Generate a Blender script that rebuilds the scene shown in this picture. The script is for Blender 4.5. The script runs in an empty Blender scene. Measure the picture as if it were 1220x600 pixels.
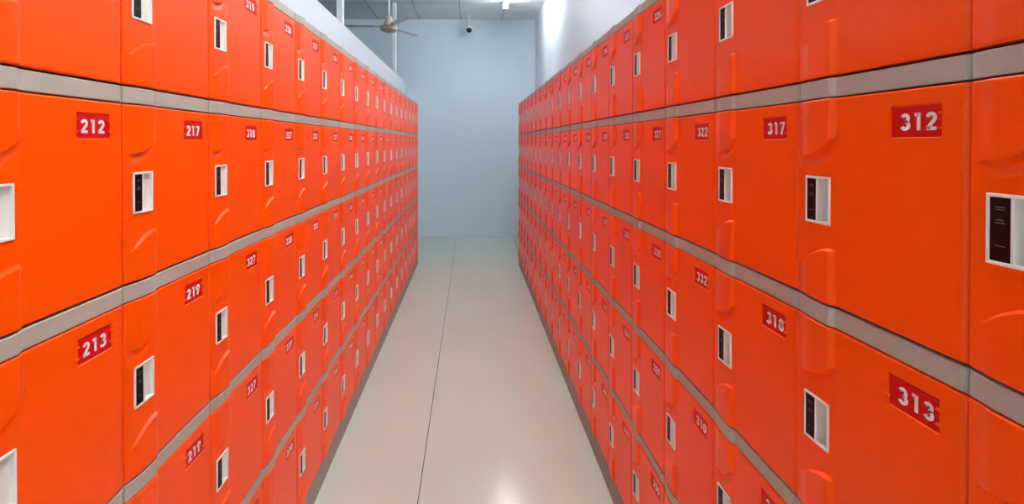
import bpy, bmesh, math, random
from mathutils import Vector
random.seed(7)
S = bpy.context.scene
COL = S.collection
PI = math.pi

# ------------------------------------------------------------------ materials
def srgb(r, g, b):
    f = lambda v: (v/255/12.92 if v/255 <= .04045 else ((v/255+.055)/1.055)**2.4)
    return (f(r), f(g), f(b), 1)

def mat(name, rgb, rough=.5, spec=.5, noise=None, bump=None, coat=0.0):
    m = bpy.data.materials.new(name); m.use_nodes = True
    nt = m.node_tree; b = nt.nodes['Principled BSDF']
    b.inputs['Base Color'].default_value = srgb(*rgb)
    b.inputs['Roughness'].default_value = rough
    b.inputs['Specular IOR Level'].default_value = spec
    b.inputs['Coat Weight'].default_value = coat
    b.inputs['Coat Roughness'].default_value = .12
    if noise or bump:
        tc = nt.nodes.new('ShaderNodeTexCoord')
        n = nt.nodes.new('ShaderNodeTexNoise')
        nt.links.new(tc.outputs['Object'], n.inputs['Vector'])
        n.inputs['Scale'].default_value = (noise or bump)[0]
        n.inputs['Detail'].default_value = 4
        if noise:
            mx = nt.nodes.new('ShaderNodeMix'); mx.data_type = 'RGBA'
            k = noise[1]
            mx.inputs[6].default_value = srgb(*[max(0, c*(1-k)) for c in rgb])
            mx.inputs[7].default_value = srgb(*[min(255, c*(1+k)) for c in rgb])
            nt.links.new(n.outputs['Fac'], mx.inputs[0])
            nt.links.new(mx.outputs[2], b.inputs['Base Color'])
        if bump:
            n2 = nt.nodes.new('ShaderNodeTexNoise')
            nt.links.new(tc.outputs['Object'], n2.inputs['Vector'])
            n2.inputs['Scale'].default_value = bump[0]
            bp = nt.nodes.new('ShaderNodeBump')
            bp.inputs['Strength'].default_value = bump[1]
            bp.inputs['Distance'].default_value = .001
            nt.links.new(n2.outputs['Fac'], bp.inputs['Height'])
            nt.links.new(bp.outputs['Normal'], b.inputs['Normal'])
    return m

def emit(name, rgb, strength):
    m = bpy.data.materials.new(name); m.use_nodes = True
    b = m.node_tree.nodes['Principled BSDF']
    b.inputs['Base Color'].default_value = srgb(*rgb)
    b.inputs['Emission Color'].default_value = srgb(*rgb)
    b.inputs['Emission Strength'].default_value = strength
    return m

M_ORANGE = mat('orange_plastic', (255, 82, 1), .30, .24, noise=(3, .012), bump=(900, .04))
M_GREY = mat('grey_plastic', (174, 167, 152), .45, .35, bump=(700, .05))
M_BODY = mat('gap_shade_grey_plastic', (24, 22, 21), .8, .1)  # grey body coloured near black, painting in the shade of the door gaps
M_BASE = mat('base_grey_plastic', (150, 145, 134), .5, .4)
M_WHITE = mat('white_plastic', (236, 232, 222), .35, .5)
M_BLACK = mat('black_plastic', (11, 8, 8), .4, .15)
M_MARK = mat('grey_print', (120, 116, 112), .6, .3)
M_RED = mat('red_plate', (212, 8, 12), .45, .25)
M_DIGIT = mat('white_print', (240, 236, 228), .5, .3)
M_WALLB = mat('blue_grey_paint', (212, 229, 239), .75, .25, noise=(1.2, .015))
M_WALLR = mat('pale_paint', (202, 211, 217), .8, .25, noise=(1.2, .01))
M_WALLP = mat('partition_paint', (208, 218, 224), .8, .25, noise=(1.2, .01))
M_CEIL = mat('ceiling_tile', (222, 228, 231), .9, .1, noise=(60, .03))
M_TBAR = mat('ceiling_grid_metal', (165, 172, 176), .6, .3)
M_POST = mat('white_post_paint', (224, 230, 234), .5, .4)
M_FAN = mat('cream_enamel', (192, 175, 160), .4, .5)
M_BLADE = mat('fan_blade_enamel', (214, 228, 236), .6, .4)
M_CAM = mat('camera_white', (232, 236, 238), .4, .5)
M_LENS = mat('camera_lens', (14, 10, 10), .12, .6)
M_HOUS = mat('lamp_housing', (246, 248, 250), .5, .4)
M_LAMP = emit('lamp_glow', (250, 252, 255), 15.5)

def floor_mat():
    m = bpy.data.materials.new('polished_floor_tile'); m.use_nodes = True
    nt = m.node_tree; N = nt.nodes; Lk = nt.links; b = N['Principled BSDF']
    tc = N.new('ShaderNodeTexCoord'); sep = N.new('ShaderNodeSeparateXYZ')
    Lk.new(tc.outputs['Object'], sep.inputs[0])
    def joint(out, off, size, half):
        a = N.new('ShaderNodeMath'); a.operation = 'ADD'; a.inputs[1].default_value = off + size*50
        Lk.new(out, a.inputs[0])
        w = N.new('ShaderNodeMath'); w.operation = 'PINGPONG'; w.inputs[1].default_value = size/2
        Lk.new(a.outputs[0], w.inputs[0])
        c = N.new('ShaderNodeMath'); c.operation = 'LESS_THAN'; c.inputs[1].default_value = half
        Lk.new(w.outputs[0], c.inputs[0])
        return c
    jx = joint(sep.outputs['X'], .198, .8, .0017)
    jy = joint(sep.outputs['Y'], -.66, 1.6, .0007)
    n = N.new('ShaderNodeTexNoise'); n.inputs['Scale'].default_value = 1.6; n.inputs['Detail'].default_value = 6
    Lk.new(tc.outputs['Object'], n.inputs['Vector'])
    mx = N.new('ShaderNodeMix'); mx.data_type = 'RGBA'
    mx.inputs[6].default_value = srgb(190, 198, 183); mx.inputs[7].default_value = srgb(200, 209, 194)
    Lk.new(n.outputs['Fac'], mx.inputs[0])
    m2 = N.new('ShaderNodeMix'); m2.data_type = 'RGBA'; m2.inputs[7].default_value = srgb(70, 66, 62)
    Lk.new(mx.outputs[2], m2.inputs[6]); Lk.new(jx.outputs[0], m2.inputs[0])
    m3 = N.new('ShaderNodeMix'); m3.data_type = 'RGBA'; m3.inputs[7].default_value = srgb(188, 195, 181)
    Lk.new(m2.outputs[2], m3.inputs[6]); Lk.new(jy.outputs[0], m3.inputs[0])
    Lk.new(m3.outputs[2], b.inputs['Base Color'])
    b.inputs['Roughness'].default_value = .17
    b.inputs['Specular IOR Level'].default_value = .5
    return m
M_FLOOR = floor_mat()

# ------------------------------------------------------------------ mesh helpers
class MB:
    def __init__(s): s.v = []; s.f = []; s.m = []; s.sm = []
    def add(s, vs, fs, mi=0, smooth=False):
        o = len(s.v); s.v += [tuple(v) for v in vs]
        for f in fs:
            s.f.append([i+o for i in f]); s.m.append(mi); s.sm.append(smooth)
    def box(s, x0, x1, y0, y1, z0, z1, mi=0):
        v = [(x, y, z) for x in (x0, x1) for y in (y0, y1) for z in (z0, z1)]
        s.add(v, [(0,1,3,2), (4,6,7,5), (0,4,5,1), (2,3,7,6), (0,2,6,4), (1,5,7,3)], mi)
    def bevel_box(s, x0, x1, y0, y1, z0, z1, r, mi=0, seg=2):
        bm = bmesh.new(); bmesh.ops.create_cube(bm, size=1)
        for v in bm.verts:
            v.co = Vector(((x0+x1)/2+v.co.x*(x1-x0), (y0+y1)/2+v.co.y*(y1-y0), (z0+z1)/2+v.co.z*(z1-z0)))
        bmesh.ops.bevel(bm, geom=bm.edges[:], offset=r, segments=seg, affect='EDGES', profile=.5)
        bm.verts.index_update()
        s.add([v.co[:] for v in bm.verts], [[v.index for v in f.verts] for f in bm.faces], mi); bm.free()
    def lathe(s, prof, n=32, c=(0,0,0), axis=None, mi=0):
        """prof: list of (radius, height); axis = direction of +height"""
        ax = Vector(axis or (0,0,1)).normalized(); q = Vector((0,0,1)).rotation_difference(ax)
        vs = []; fs = []
        for r, h in prof:
            for k in range(n):
                a = 2*PI*k/n
                vs.append(Vector(c)+q @ Vector((r*math.cos(a), r*math.sin(a), h)))
        for i in range(len(prof)-1):
            for k in range(n):
                fs.append((i*n+k, i*n+(k+1) % n, (i+1)*n+(k+1) % n, (i+1)*n+k))
        fs.append(tuple(range(n))[::-1]); fs.append(tuple(range((len(prof)-1)*n, len(prof)*n)))
        s.add(vs, fs, mi, True)
    def mesh(s, name, mats):
        me = bpy.data.meshes.new(name); me.from_pydata(s.v, [], s.f)
        for m in (mats if isinstance(mats, (list, tuple)) else [mats]): me.materials.append(m)
        me.polygons.foreach_set('material_index', s.m)
        me.polygons.foreach_set('use_smooth', s.sm)
        bm = bmesh.new(); bm.from_mesh(me); bmesh.ops.recalc_face_normals(bm, faces=bm.faces[:]); bm.to_mesh(me); bm.free()
        me.update(); return me

def link(name, me, parent=None, loc=None, rz=None):
    o = bpy.data.objects.new(name, me); COL.objects.link(o)
    if parent: o.parent = parent
    if loc is not None: o.location = loc
    if rz is not None: o.rotation_euler = (0, 0, rz)
    return o
def tag(o, label=None, cat=None, group=None, kind=None):
    if label: o['label'] = label
    if cat: o['category'] = cat
    if group: o['group'] = group
    if kind: o['kind'] = kind
    return o
def empty(name, loc, rz=0):
    o = link(name, None, None, loc, rz); o.empty_display_size = .05; return o
def structure(name, me, label, cat):
    return tag(link(name, me), label, cat, None, 'structure')

# ------------------------------------------------------------------ dimensions
P = .2667                # column pitch
PZ = .34                 # row pitch
W = P - .0014            # locker width
DEPTH = .335
D0 = .020                # door face stands this far in front of the body
XL, XR = .585, .536      # door faces of the two banks, from the camera's axis
EYE = 1.35
ZROW = 1.4466            # bottom of the top row
BASE_H = ZROW - 4*PZ
CEIL = 3.137; YB = 6.93; XRW = .936; XPART = -.942

def sstep(a, b, x):
    if a == b: return float(x > a)
    t = min(1, max(0, (x-a)/(b-a))); return t*t*(3-2*t)

# bulge of the hinge-free side of a door (x from the left edge, metres)
def lobe(x):
    if x < .004: return 0.
    a = sstep(.004, .030, x)*.0046 + max(0, min(1, (x-.02)/.055))*.0030
    return a*(1-sstep(.0700, .0825, x))
def edge_drop(d, r, depth):
    if d >= r: return 0.
    return depth*(1-math.sqrt(max(0, 1-((r-d)/r)**2)))
PLX0, PLX1, PLZ0, PLZ1 = .1700, .2365, .2500, .2885     # number plate
LX0, LX1, LZ0, LZ1 = .0195, .0700, .1200, .1925         # latch
DZ0, DZ1 = .0036, .3100
def zup(x):                                     # lower rim of the upper bulge
    t = max(0, min(1, (x-.018)/.062)); return .2235+.030*t**2.2*(1-sstep(.090, .150, x))
def zlo(x):                                     # upper rim of the lower bulge
    t = max(0, min(1, (x-.018)/.060)); return .058+.027*(1-(1-t)**2)*(1-sstep(.090, .150, x))
RIM = .0042
def door_h(x, z):
    L = lobe(x)
    M = .12*L
    d = max(z-zup(x), zlo(x)-z)                 # > 0 inside a bulge
    s = max(0, min(1, d/RIM+.5))
    h = M+(L-M)*s
    if s < 1 and z > .15:                       # dished hollow under the upper bulge
        q = max(0, min(1, 1+(d+RIM*.5)/.016)) if d < -RIM*.5 else 1-s
        h -= .0034*q*q*(3-2*q)*sstep(.010, .032, x)*(1-sstep(.068, .084, x))
    fx = max((LX0-x)/.0045, (x-LX1)/.0065, 0); fz = max((LZ0-z)/.0115, (z-LZ1)/.0115, 0)
    r = max(fx, fz)
    if r < 1: h = .0005+(h-.0005)*r
    h -= edge_drop(W-x, .0085, .007)+edge_drop(x, .0035, .005)
    h -= edge_drop(z-DZ0, .003, .003)+edge_drop(DZ1-z, .003, .003)
    if PLX0 < x < PLX1 and PLZ0 < z < PLZ1: h = -.0030
    return h
def warp(x, z):                                 # bends the grid rows so that two of them follow the rims
    for a, m, m2, b in ((DZ0+.003, .058, zlo(x), LZ0-.0115), (LZ1+.0115, .2245, zup(x), DZ1-.003)):
        if a < z < b:
            k = RIM*.5
            if z <= m-k: return a+(z-a)*(m2-k-a)/(m-k-a)
            if z >= m+k: return b-(b-z)*(b-m2-k)/(b-m-k)
            return z-m+m2
    return z

def lines(lo, hi, step, extra):
    n = int(round((hi-lo)/step)); c = [lo+(hi-lo)*i/n for i in range(n+1)]
    c = [v for v in c if all(abs(v-e) > step*.3 for e in extra) or v in (lo, hi)]
    return sorted(set(c+list(extra)))

def door_mesh():
    e = .00015
    xs = lines(0, W, .0036, [.0005,.0012,.0022,.0035, .015,LX0+.001,LX1-.001,.0720,.0735,.0748,.0760,.0772,.0785,.0800,.0815,
               W-.0085,W-.006,W-.004,W-.0022,W-.001,W-.0003, PLX0-e,PLX0+e,PLX1-e,PLX1+e])
    zs = lines(DZ0, DZ1, .0024, [DZ0+.0004,DZ0+.001,DZ0+.002,DZ0+.003,DZ1-.0004,DZ1-.001,DZ1-.002,DZ1-.003,
               LZ0+.001,LZ1-.001,LZ0-.0115,LZ1+.0115, PLZ0-e,PLZ0+e,PLZ1-e,PLZ1+e]+[m+q for m in (.058, .2245) for q in (-RIM*.5-.0012, -RIM*.5, RIM*.5, RIM*.5+.0012)])
    nx, nz = len(xs), len(zs); mb = MB(); vs = []; fs = []
    for z in zs:
        for x in xs:
            zw = warp(x, z); vs.append((x, -(D0+door_h(x, zw)), zw))
    for j in range(nz-1):
        for i in range(nx-1):
            cx = (xs[i]+xs[i+1])/2; cz = (zs[j]+zs[j+1])/2
            if LX0+.001 < cx < LX1-.001 and LZ0+.001 < cz < LZ1-.001: continue
            a = j*nx+i; fs.append((a, a+1, a+nx+1, a+nx))
    # side walls back to the body
    ring = [i for i in range(nx)]+[j*nx+nx-1 for j in range(1, nz)]+[(nz-1)*nx+i for i in range(nx-2, -1, -1)]+[j*nx for j in range(nz-2, 0, -1)]
    o = len(vs)
    for i in ring: vs.append((vs[i][0], -.0008, vs[i][2]))
    n = len(ring)
    mb.add(vs, fs, 0, True)
    mb.add([], [], 0)
    for k in range(n):
        mb.f.append([ring[k], ring[(k+1) % n], o+(k+1) % n, o+k]); mb.m.append(0); mb.sm.append(False)
    # moulded clips left and right of the number plate
    for zc in (.2785, .2612):
        for x0, x1 in ((PLX0-.0060, PLX0+.0010), (PLX1-.0030, PLX1+.0052)):
            mb.box(x0, x1, -(D0+.0018), -(D0-.0030), zc-.0012, zc+.0012)
    me = mb.mesh('door', M_ORANGE); me.set_sharp_from_angle(angle=math.radians(32)); return me

def rail_profile():
    xs = [0,.0008,.002,.004,.008,.012,.016,.020,.025,.030,.036,.045,.055,.065,.070,.0735,.0748,.0760,.0772,.0785,.080,.085,.092,.12,.16,.2,.24,W-.0085,W-.006,W-.004,W-.002,W-.0008,W]
    return [(x, D0-.0005+lobe(x)*.85-edge_drop(W-x, .0085, .006)-edge_drop(x, .0035, .004)) for x in xs]
def rail_mesh(z0, z1, back, bev=.0012):
    pr = rail_profile(); mb = MB(); vs = []; fs = []; n = len(pr)
    for z, d in ((z0, bev), (z0+bev, 0), (z1-bev, 0), (z1, bev)):
        for x, y in pr: vs.append((x, -(y-d), z))
    for j in range(3):
        for i in range(n-1):
            a = j*n+i; fs.append((a, a+1, a+n+1, a+n))
    o = len(vs)
    for z in (z0, z1):
        for x, y in pr: vs.append((x, back, z))
    for i in range(n-1):
        fs.append((i, o+i, o+i+1, i+1)); fs.append((3*n+i, 3*n+i+1, o+n+i+1, o+n+i)); fs.append((o+i, o+n+i, o+n+i+1, o+i+1))
    fs.append((0, n, 2*n, 3*n, o+n, o)); fs.append((n-1, o+n-1, o+2*n-1, 4*n-1, 3*n-1, 2*n-1))
    mb.add(vs, fs, 0, False)
    for k in range(3*(n-1)): mb.sm[k] = False
    return mb

def body_mesh():
    mb = MB(); mb.bevel_box(.0003, W-.0003, 0, DEPTH, .0004, PZ-.0004, .002, 0, 1)
    return mb.mesh('body', M_BODY)

def latch_mesh():
    mb = MB(); w = LX1-LX0; h = LZ1-LZ0; f = -(D0+.0030); b = -(D0-.0165)
    t = .0030; tz = .0036
    dv0, dv1 = .0225, .0258
    mb.bevel_box(0, w, f, b, 0, tz, .0007); mb.bevel_box(0, w, f, b, h-tz, h, .0007)
    mb.bevel_box(0, t, f, b, 0, h, .0007); mb.bevel_box(w-t, w, f, b, 0, h, .0007)
    mb.bevel_box(dv0, dv1, f+.0004, b, tz*.6, h-tz*.6, .0006)
    # sloping floor of the finger recess, and the bed behind the lock panel
    mb.add([(dv1-.0004, b-.001, tz*.6), (w-t+.0004, f+.006, tz*.6), (w-t+.0004, f+.006, h-tz*.6), (dv1-.0004, b-.001, h-tz*.6)], [(0,1,2,3)])
    mb.box(t*.6, dv0+.0004, f+.004, b, tz*.6, h-tz*.6)
    return mb.mesh('latch', M_WHITE)
def panel_mesh():
    mb = MB(); h = LZ1-LZ0; f = -(D0+.0022)
    x0, x1 = .0033, .0222; z0, z1 = .0041, h-.0041
    mb.bevel_box(x0, x1, f, f+.0035, z0, z1, .0006)
    g = f-.00012
    def mark(xc, zc, ww, hh): mb.box(xc-ww/2, xc+ww/2, g, f+.0002, zc-hh/2, zc+hh/2, 1)
    xc = (x0+x1)/2
    mark(xc, z1-.0095, .0090, .0009); mark(xc, z1-.0120, .0080, .0007)
    mark(xc, z1-.0225, .0066, .0008); mark(xc, z1-.0255, .0088, .0010)
    mark(xc, z0+.0155, .0100, .0006)
    return mb.mesh('lock_panel', [M_BLACK, M_MARK])
def plate_mesh():
    mb = MB(); mb.box(PLX0+.0004, PLX1-.0004, -(D0-.0016), -(D0-.0029), PLZ0+.0004, PLZ1-.0004)
    return mb.mesh('number_plate', M_RED)

# ---- digits drawn as bold strokes (unit: height 1, width about .64)
def arc(cx, cy, rx, ry, a0, a1, n=14):
    return [(cx+rx*math.cos(math.radians(a0+(a1-a0)*i/n)), cy+ry*math.sin(math.radians(a0+(a1-a0)*i/n))) for i in range(n+1)]
DIG = {
 '0': [arc(.32, .5, .215, .40, 90, 450, 28)],
 '1': [[(.12, .90), (.36, .90)], [(.36, .98), (.36, 0)]],
 '2': [arc(.32, .68, .20, .22, 170, -28, 14)+[(.11, .09)], [(.06, .09), (.60, .09)]],
 '3': [arc(.30, .705, .185, .195, 158, -88, 14), arc(.30, .295, .215, .205, 88, -160, 16)],
 '4': [[(.46, 0), (.46, 1.0)], [(.44, .95), (.06, .30)], [(.03, .27), (.64, .27)]],
 '5': [[(.56, .91), (.17, .91)], [(.17, .97), (.13, .48)], arc(.31, .31, .215, .22, 140, -155, 16)],
 '6': [arc(.32, .30, .215, .21, 0, 360, 24), [(.12, .36), (.42, .98)]],
 '7': [[(.05, .91), (.60, .91)], [(.55, .93), (.22, 0)]],
 '8': [arc(.32, .715, .18, .19, 0, 360, 22), arc(.32, .29, .215, .205, 0, 360, 24)],
 '9': [arc(.32, .70, .215, .21, 0, 360, 24), [(.52, .64), (.22, .02)]],
}
def number_mesh(txt, shift=0.0):
    mb = MB(); H = .0213; hw = .098; adv = .0166
    x0 = (PLX0+PLX1)/2 - adv*1.5 + .0015 + shift; z0 = (PLZ0+PLZ1)/2 - H/2 + .0003
    y1 = -(D0-.0015); y0 = -(D0-.0010)
    for q, ch in enumerate(txt):
        for pl in DIG[ch]:
            n = len(pl); closed = abs(pl[0][0]-pl[-1][0]) < 1e-6 and abs(pl[0][1]-pl[-1][1]) < 1e-6
            L = []; R = []
            for i in range(n):
                a = Vector(pl[i-1] if i else (pl[-2] if closed else pl[i])); b = Vector(pl[i+1] if i < n-1 else (pl[1] if closed else pl[i]))
                c = Vector(pl[i]); d1 = (c-a); d2 = (b-c)
                d1 = d1.normalized() if d1.length > 1e-9 else d2.normalized(); d2 = d2.normalized() if d2.length > 1e-9 else d1
                nn = Vector((-(d1.y+d2.y), d1.x+d2.x)).normalized(); k = hw/max(.5, abs(nn.dot(Vector((-d1.y, d1.x)))))
                L.append(c+nn*k); R.append(c-nn*k)
            X = lambda p: x0+q*adv+p.x*H*1.02; Z = lambda p: z0+p.y*H
            vs = [(X(p), y0, Z(p)) for p in L]+[(X(p), y0, Z(p)) for p in R]+[(X(p), y1, Z(p)) for p in L]+[(X(p), y1, Z(p)) for p in R]
            fs = []
            for i in range(n-1):
                fs += [(i, i+1, n+i+1, n+i), (2*n+i, 3*n+i, 3*n+i+1, 2*n+i+1), (i, 2*n+i, 2*n+i+1, i+1), (n+i, n+i+1, 3*n+i+1, 3*n+i)]
            fs += [(0, n, 3*n, 2*n), (n-1, 3*n-1, 4*n-1, 2*n-1)]
            mb.add(vs, fs)
    return mb.mesh('number', M_DIGIT)

ME_DOOR = door_mesh(); ME_BODY = body_mesh(); ME_LATCH = latch_mesh(); ME_PANEL = panel_mesh(); ME_PLATE = plate_mesh()
ME_RAIL = rail_mesh(PZ-.0280, PZ-.0002, -.0008).mesh('front_rail', M_GREY)
ORD = 'first second third fourth fifth sixth seventh eighth ninth tenth eleventh twelfth thirteenth fourteenth fifteenth sixteenth seventeenth eighteenth nineteenth'.split()
ROWS = ['top row', 'second row from top', 'third row from top', 'fourth row from top', 'bottom row']
NUM = {}
def num_me(t, s=0.0):
    if (t, s) not in NUM: NUM[(t, s)] = number_mesh(t, s)
    return NUM[(t, s)]

def make_locker(loc, rz, txt, shift, label, group):
    t = empty('locker', loc, rz); tag(t, label, 'locker', group)
    link('body', ME_BODY, t); link('door', ME_DOOR, t)
    link('front_rail', ME_RAIL, t)
    la = link('latch', ME_LATCH, t, (LX0, 0, LZ0)); link('lock_panel', ME_PANEL, la)
    pl = link('number_plate', ME_PLATE, t); link('number', num_me(txt, shift), pl)
    return t

def base_mesh():
    mb = MB(); mb.bevel_box(.0004, W-.0004, -(D0-.001), DEPTH, 0, BASE_H-.0008, .0015, 0, 1)
    return mb.mesh('plinth', M_BASE)
ME_BASE = base_mesh()

READ_L = {(0,1): '212', (0,2): '213', (1,1): '217', (1,2): '219', (1,3): '219', (2,0): '310', (2,1): '318', (2,2): '327', (2,3): '327'}
READ_R = {(1,1): '312', (1,2): '313', (2,1): '317', (2,2): '318', (2,3): '319', (3,1): '322', (3,2): '332', (3,3): '310'}
SURE_L = {(0,1), (0,2), (1,1), (1,2)}; SURE_R = {(1,1), (1,2), (2,1), (2,2), (3,1)}
def bank(side, ncol, y_start):
    for c in range(ncol):
        for r in range(5):
            z = ZROW - r*PZ
            if side == 'left':
                loc = (-XL-D0, y_start+c*P+.0007, z); rz = PI/2; txt = READ_L.get((c, r), str(211+5*c+r)); sure = (c, r) in SURE_L
            else:
                loc = (XR+D0, y_start+(c+1)*P-.0007, z); rz = -PI/2; txt = READ_R.get((c, r), str(306+5*c+r)); sure = (c, r) in SURE_R
            sh = random.choice([-.0008, 0, .0008])
            if side == 'right': sh = .0028
            lab = 'orange locker'+(' numbered '+txt if sure else '')+', %s bank, %s column from the camera, %s' % (side, ORD[c], ROWS[r])
            make_locker(loc, rz, txt, sh, lab, 'orange lockers in the %s bank' % side)
        b = link('plinth', ME_BASE, None, (loc[0], loc[1], 0), rz)
        tag(b, 'grey plinth under the %s locker column from the camera, %s bank' % (ORD[c], side), 'plinth', 'grey plinths of the %s bank' % side)
bank('left', 18, 2.025*P)
bank('right', 19, .930*P)

# ------------------------------------------------------------------ the setting
def box_me(name, m, *b):
    mb = MB(); mb.box(*b); return mb.mesh(name, m)
XW = -4.2; YF = -2.6
structure('floor', box_me('floor', M_FLOOR, XW-.1, XRW+.1, YF-.1, YB+.1, -.1, 0), 'pale beige polished tile floor with thin dark joint', 'floor')
structure('ceiling', box_me('ceiling', M_CEIL, XW-.1, XRW+.1, YF-.1, YB+.1, CEIL, CEIL+.1), 'grey suspended tile ceiling', 'ceiling')
structure('wall_back', box_me('wall_back', M_WALLB, XW-.1, XRW+.1, YB, YB+.1, 0, CEIL), 'blue grey painted wall at the end of the aisle', 'wall')
structure('wall_right', box_me('wall_right', M_WALLR, XRW, XRW+.1, YF, YB, 0, CEIL), 'pale painted wall behind the right bank of lockers', 'wall')
structure('wall_left', box_me('wall_left', M_WALLB, XW-.1, XW, YF, YB, 0, CEIL), 'blue grey wall of the space beyond the partition', 'wall')
structure('wall_front', box_me('wall_front', M_WALLB, XW-.1, XRW+.1, YF-.1, YF, 0, CEIL), 'blue grey wall behind the camera', 'wall')
pm = MB(); pm.bevel_box(XPART-.09, XPART, YF, YB, 0, EYE+.881, .006)
structure('wall_partition', pm.mesh('wall_partition', M_WALLP), 'low pale partition wall behind the left bank of lockers', 'wall')
g = MB()
x = -.14
while x > XW: x -= .59
x += .59
while x < XRW: g.box(x-.007, x+.007, YF, YB, CEIL-.004, CEIL); x += .59
y = 6.1
while y > YF: g.box(XW, XRW, y-.007, y+.007, CEIL-.0038, CEIL); y -= 1.2
structure('trim_1', g.mesh('trim_1', M_TBAR), 'thin metal grid between the ceiling tiles', 'ceiling grid')

# posts standing on the partition
for yy, w, lab in ((3.57, .05, 'white post on the partition, nearer the camera, left of the fan'), (6.12, .044, 'white post on the partition, farther away, behind the fan')):
    m = MB(); m.bevel_box(-.045, .0, -w/2, w/2, 0, CEIL-.004-(EYE+.881), .003)
    tag(link('partition_post', m.mesh('partition_post', M_POST), None, (XPART-.004, yy, EYE+.881)), lab, 'post', 'white posts on the partition')

# ceiling lamps
def lamp(x, y, ln, glow, label):
    t = empty('ceiling_lamp', (x, y, CEIL-.004)); tag(t, label, 'lamp', 'ceiling batten lamps')
    m = MB(); m.bevel_box(-.034, .034, -ln/2, ln/2, -.032, 0, .004); link('housing', m.mesh('housing', M_HOUS), t)
    m = MB(); m.lathe([(.027, 0), (.027, ln-.06)], 20, (0, -ln/2+.03, -.070), (0, 1, 0)); link('tube', m.mesh('tube', glow), t)
    for yy in (-ln/2+.018, ln/2-.018):
        m = MB(); m.bevel_box(-.034, .034, yy-.0115, yy+.0115, -.101, -.0322, .004)
        link('end_holder', m.mesh('end_holder', M_HOUS), t)
for yy, lab in ((5.43, 'white glowing batten lamp on the ceiling near the end wall'),
                (3.2, 'glowing batten lamp above the middle of the aisle'),
                (1.9, 'glowing batten lamp over the aisle just ahead of the camera'),
                (.6, 'glowing batten lamp right above the camera'),
                (-.7, 'glowing batten lamp just behind the camera'),
                (-2.0, 'glowing batten lamp by the wall behind the camera')):
    lamp(.44, yy, 1.2, M_LAMP, lab)

# ceiling fan beyond the partition
FY = 5.2; FX = -97*FY/570; FZ = EYE + (170.5-31)*FY/570
f = empty('ceiling_fan', (FX, FY, CEIL)); tag(f, 'cream ceiling fan hanging on a white rod above the partition', 'ceiling fan')
m = MB(); m.lathe([(.009, FZ+.06-CEIL), (.009, -.05)], 16); link('rod', m.mesh('rod', M_POST), f)
m = MB(); m.lathe([(.012, -.085), (.04, -.055), (.055, -.02), (.057, -.004)], 24); link('canopy', m.mesh('canopy', M_FAN), f)
d = FZ-CEIL
m = MB(); m.lathe([(.028, d-.072), (.050, d-.070), (.078, d-.058), (.090, d-.045), (.093, d-.035), (.090, d-.028), (.084, d-.024), (.092, d-.019), (.092, d-.010), (.082, d-.002), (.064, d+.004), (.056, d+.016), (.046, d+.042), (.037, d+.070), (.034, d+.088), (.028, d+.096), (.014, d+.099)], 40)
link('motor_housing', m.mesh('motor_housing', M_FAN), f)
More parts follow.
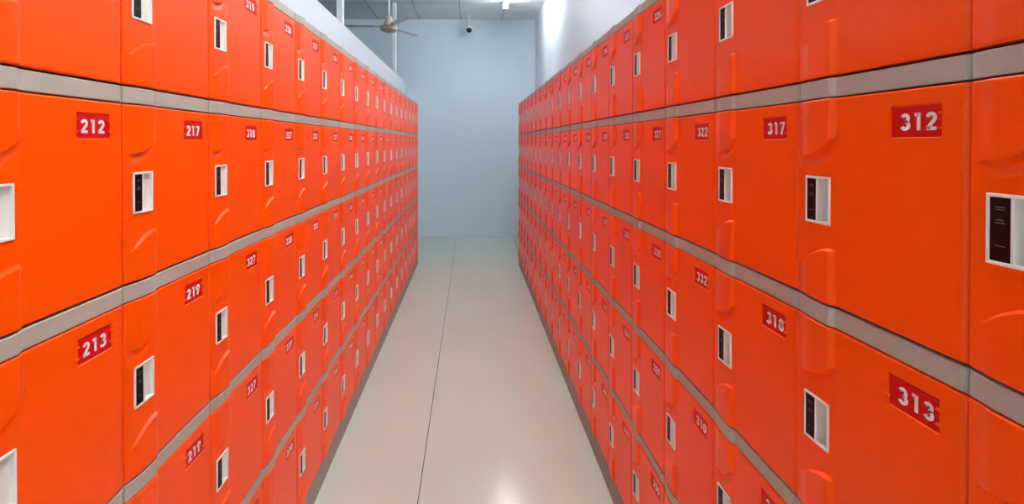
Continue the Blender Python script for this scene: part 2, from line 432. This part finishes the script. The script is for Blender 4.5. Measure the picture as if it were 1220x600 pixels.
for k, a in enumerate((62, 182, 302)):
    m = MB(); vs = []; n = 10; ca, sa = math.cos(math.radians(a)), math.sin(math.radians(a))
    for top in (0, 1):
        for i in range(n+1):
            t = i/n; rr = .13+.40*t; hw = .042+.020*t-(.03*max(0, t-.85)/.15)
            for s in (-1, 1):
                z = d-.008 + s*hw*.03 + (.004 if top else 0)
                vs.append((rr*ca-s*hw*sa, rr*sa+s*hw*ca, z))
    q = 2*(n+1); fs = []
    for i in range(n):
        o = 2*i; fs += [(o, o+2, o+3, o+1), (q+o, q+o+1, q+o+3, q+o+2), (o, q+o, q+o+2, o+2), (o+1, o+3, q+o+3, q+o+1)]
    fs += [(0, 1, q+1, q), (2*n, q+2*n, q+2*n+1, 2*n+1)]
    m.add(vs, fs); b = link('blade', m.mesh('blade', M_BLADE), f)
    m = MB(); v2 = []
    for z in (d-.012, d-.007):
        for rr, hw in ((.07, .014), (.16, .03)):
            for s in (-1, 1): v2.append((rr*ca-s*hw*sa, rr*sa+s*hw*ca, z))
    m.add(v2, [(0,2,3,1), (4,5,7,6), (0,4,6,2), (1,3,7,5), (0,1,5,4), (2,6,7,3)]); link('blade_arm', m.mesh('blade_arm', M_FAN), b)

# bullet security camera hanging from the ceiling by the end wall
cy = 6.72; cx = -.018; cz = EYE+(170.5-33.2)*cy/570
c = empty('security_camera', (cx, cy, CEIL-.004)); tag(c, 'white security camera hanging from the ceiling before the end wall', 'security camera')
top = CEIL-.004
m = MB(); m.lathe([(.030, -.008), (.032, -.004), (.032, 0)], 24); m.lathe([(.009, cz-top+.02), (.009, -.006)], 16)
link('bracket', m.mesh('bracket', M_CAM), c)
ax = Vector((0, -.80, -.60)).normalized(); o = Vector((0, .055, cz-top+.035))
m = MB(); m.lathe([(.034, -.005), (.044, 0), (.047, .012), (.047, .125), (.045, .135), (.038, .137)], 28, o, ax); link('camera_body', m.mesh('camera_body', M_CAM), c)
m = MB(); m.lathe([(.038, .1365), (.037, .140), (.020, .141)], 28, o, ax); link('lens', m.mesh('lens', M_LENS), c)

# ------------------------------------------------------------------ world, camera, view
w = bpy.data.worlds.new('World'); S.world = w; w.use_nodes = True
w.node_tree.nodes['Background'].inputs[0].default_value = (.6, .7, .8, 1); w.node_tree.nodes['Background'].inputs[1].default_value = .2
cam = bpy.data.cameras.new('Camera'); co = bpy.data.objects.new('Camera', cam); COL.objects.link(co)
F = 570.; PITCH = math.radians(.5)
cam.sensor_width = 36; cam.sensor_fit = 'HORIZONTAL'; cam.lens = 36*F/1220; cam.clip_start = .02
co.location = (0, 0, EYE); co.rotation_euler = (PI/2-PITCH, 0, 0)
PX, PY = 560.5, 170.5+F*math.tan(PITCH)
cam.shift_x = (610-PX)/1220; cam.shift_y = (PY-300)/1220
S.camera = co
vs_ = S.view_settings; vs_.view_transform = 'Standard'; vs_.look = 'None'; vs_.gamma = 1; vs_.use_curve_mapping = False; vs_.exposure = 1.62
S.cycles.max_bounces = 10; S.cycles.diffuse_bounces = 6
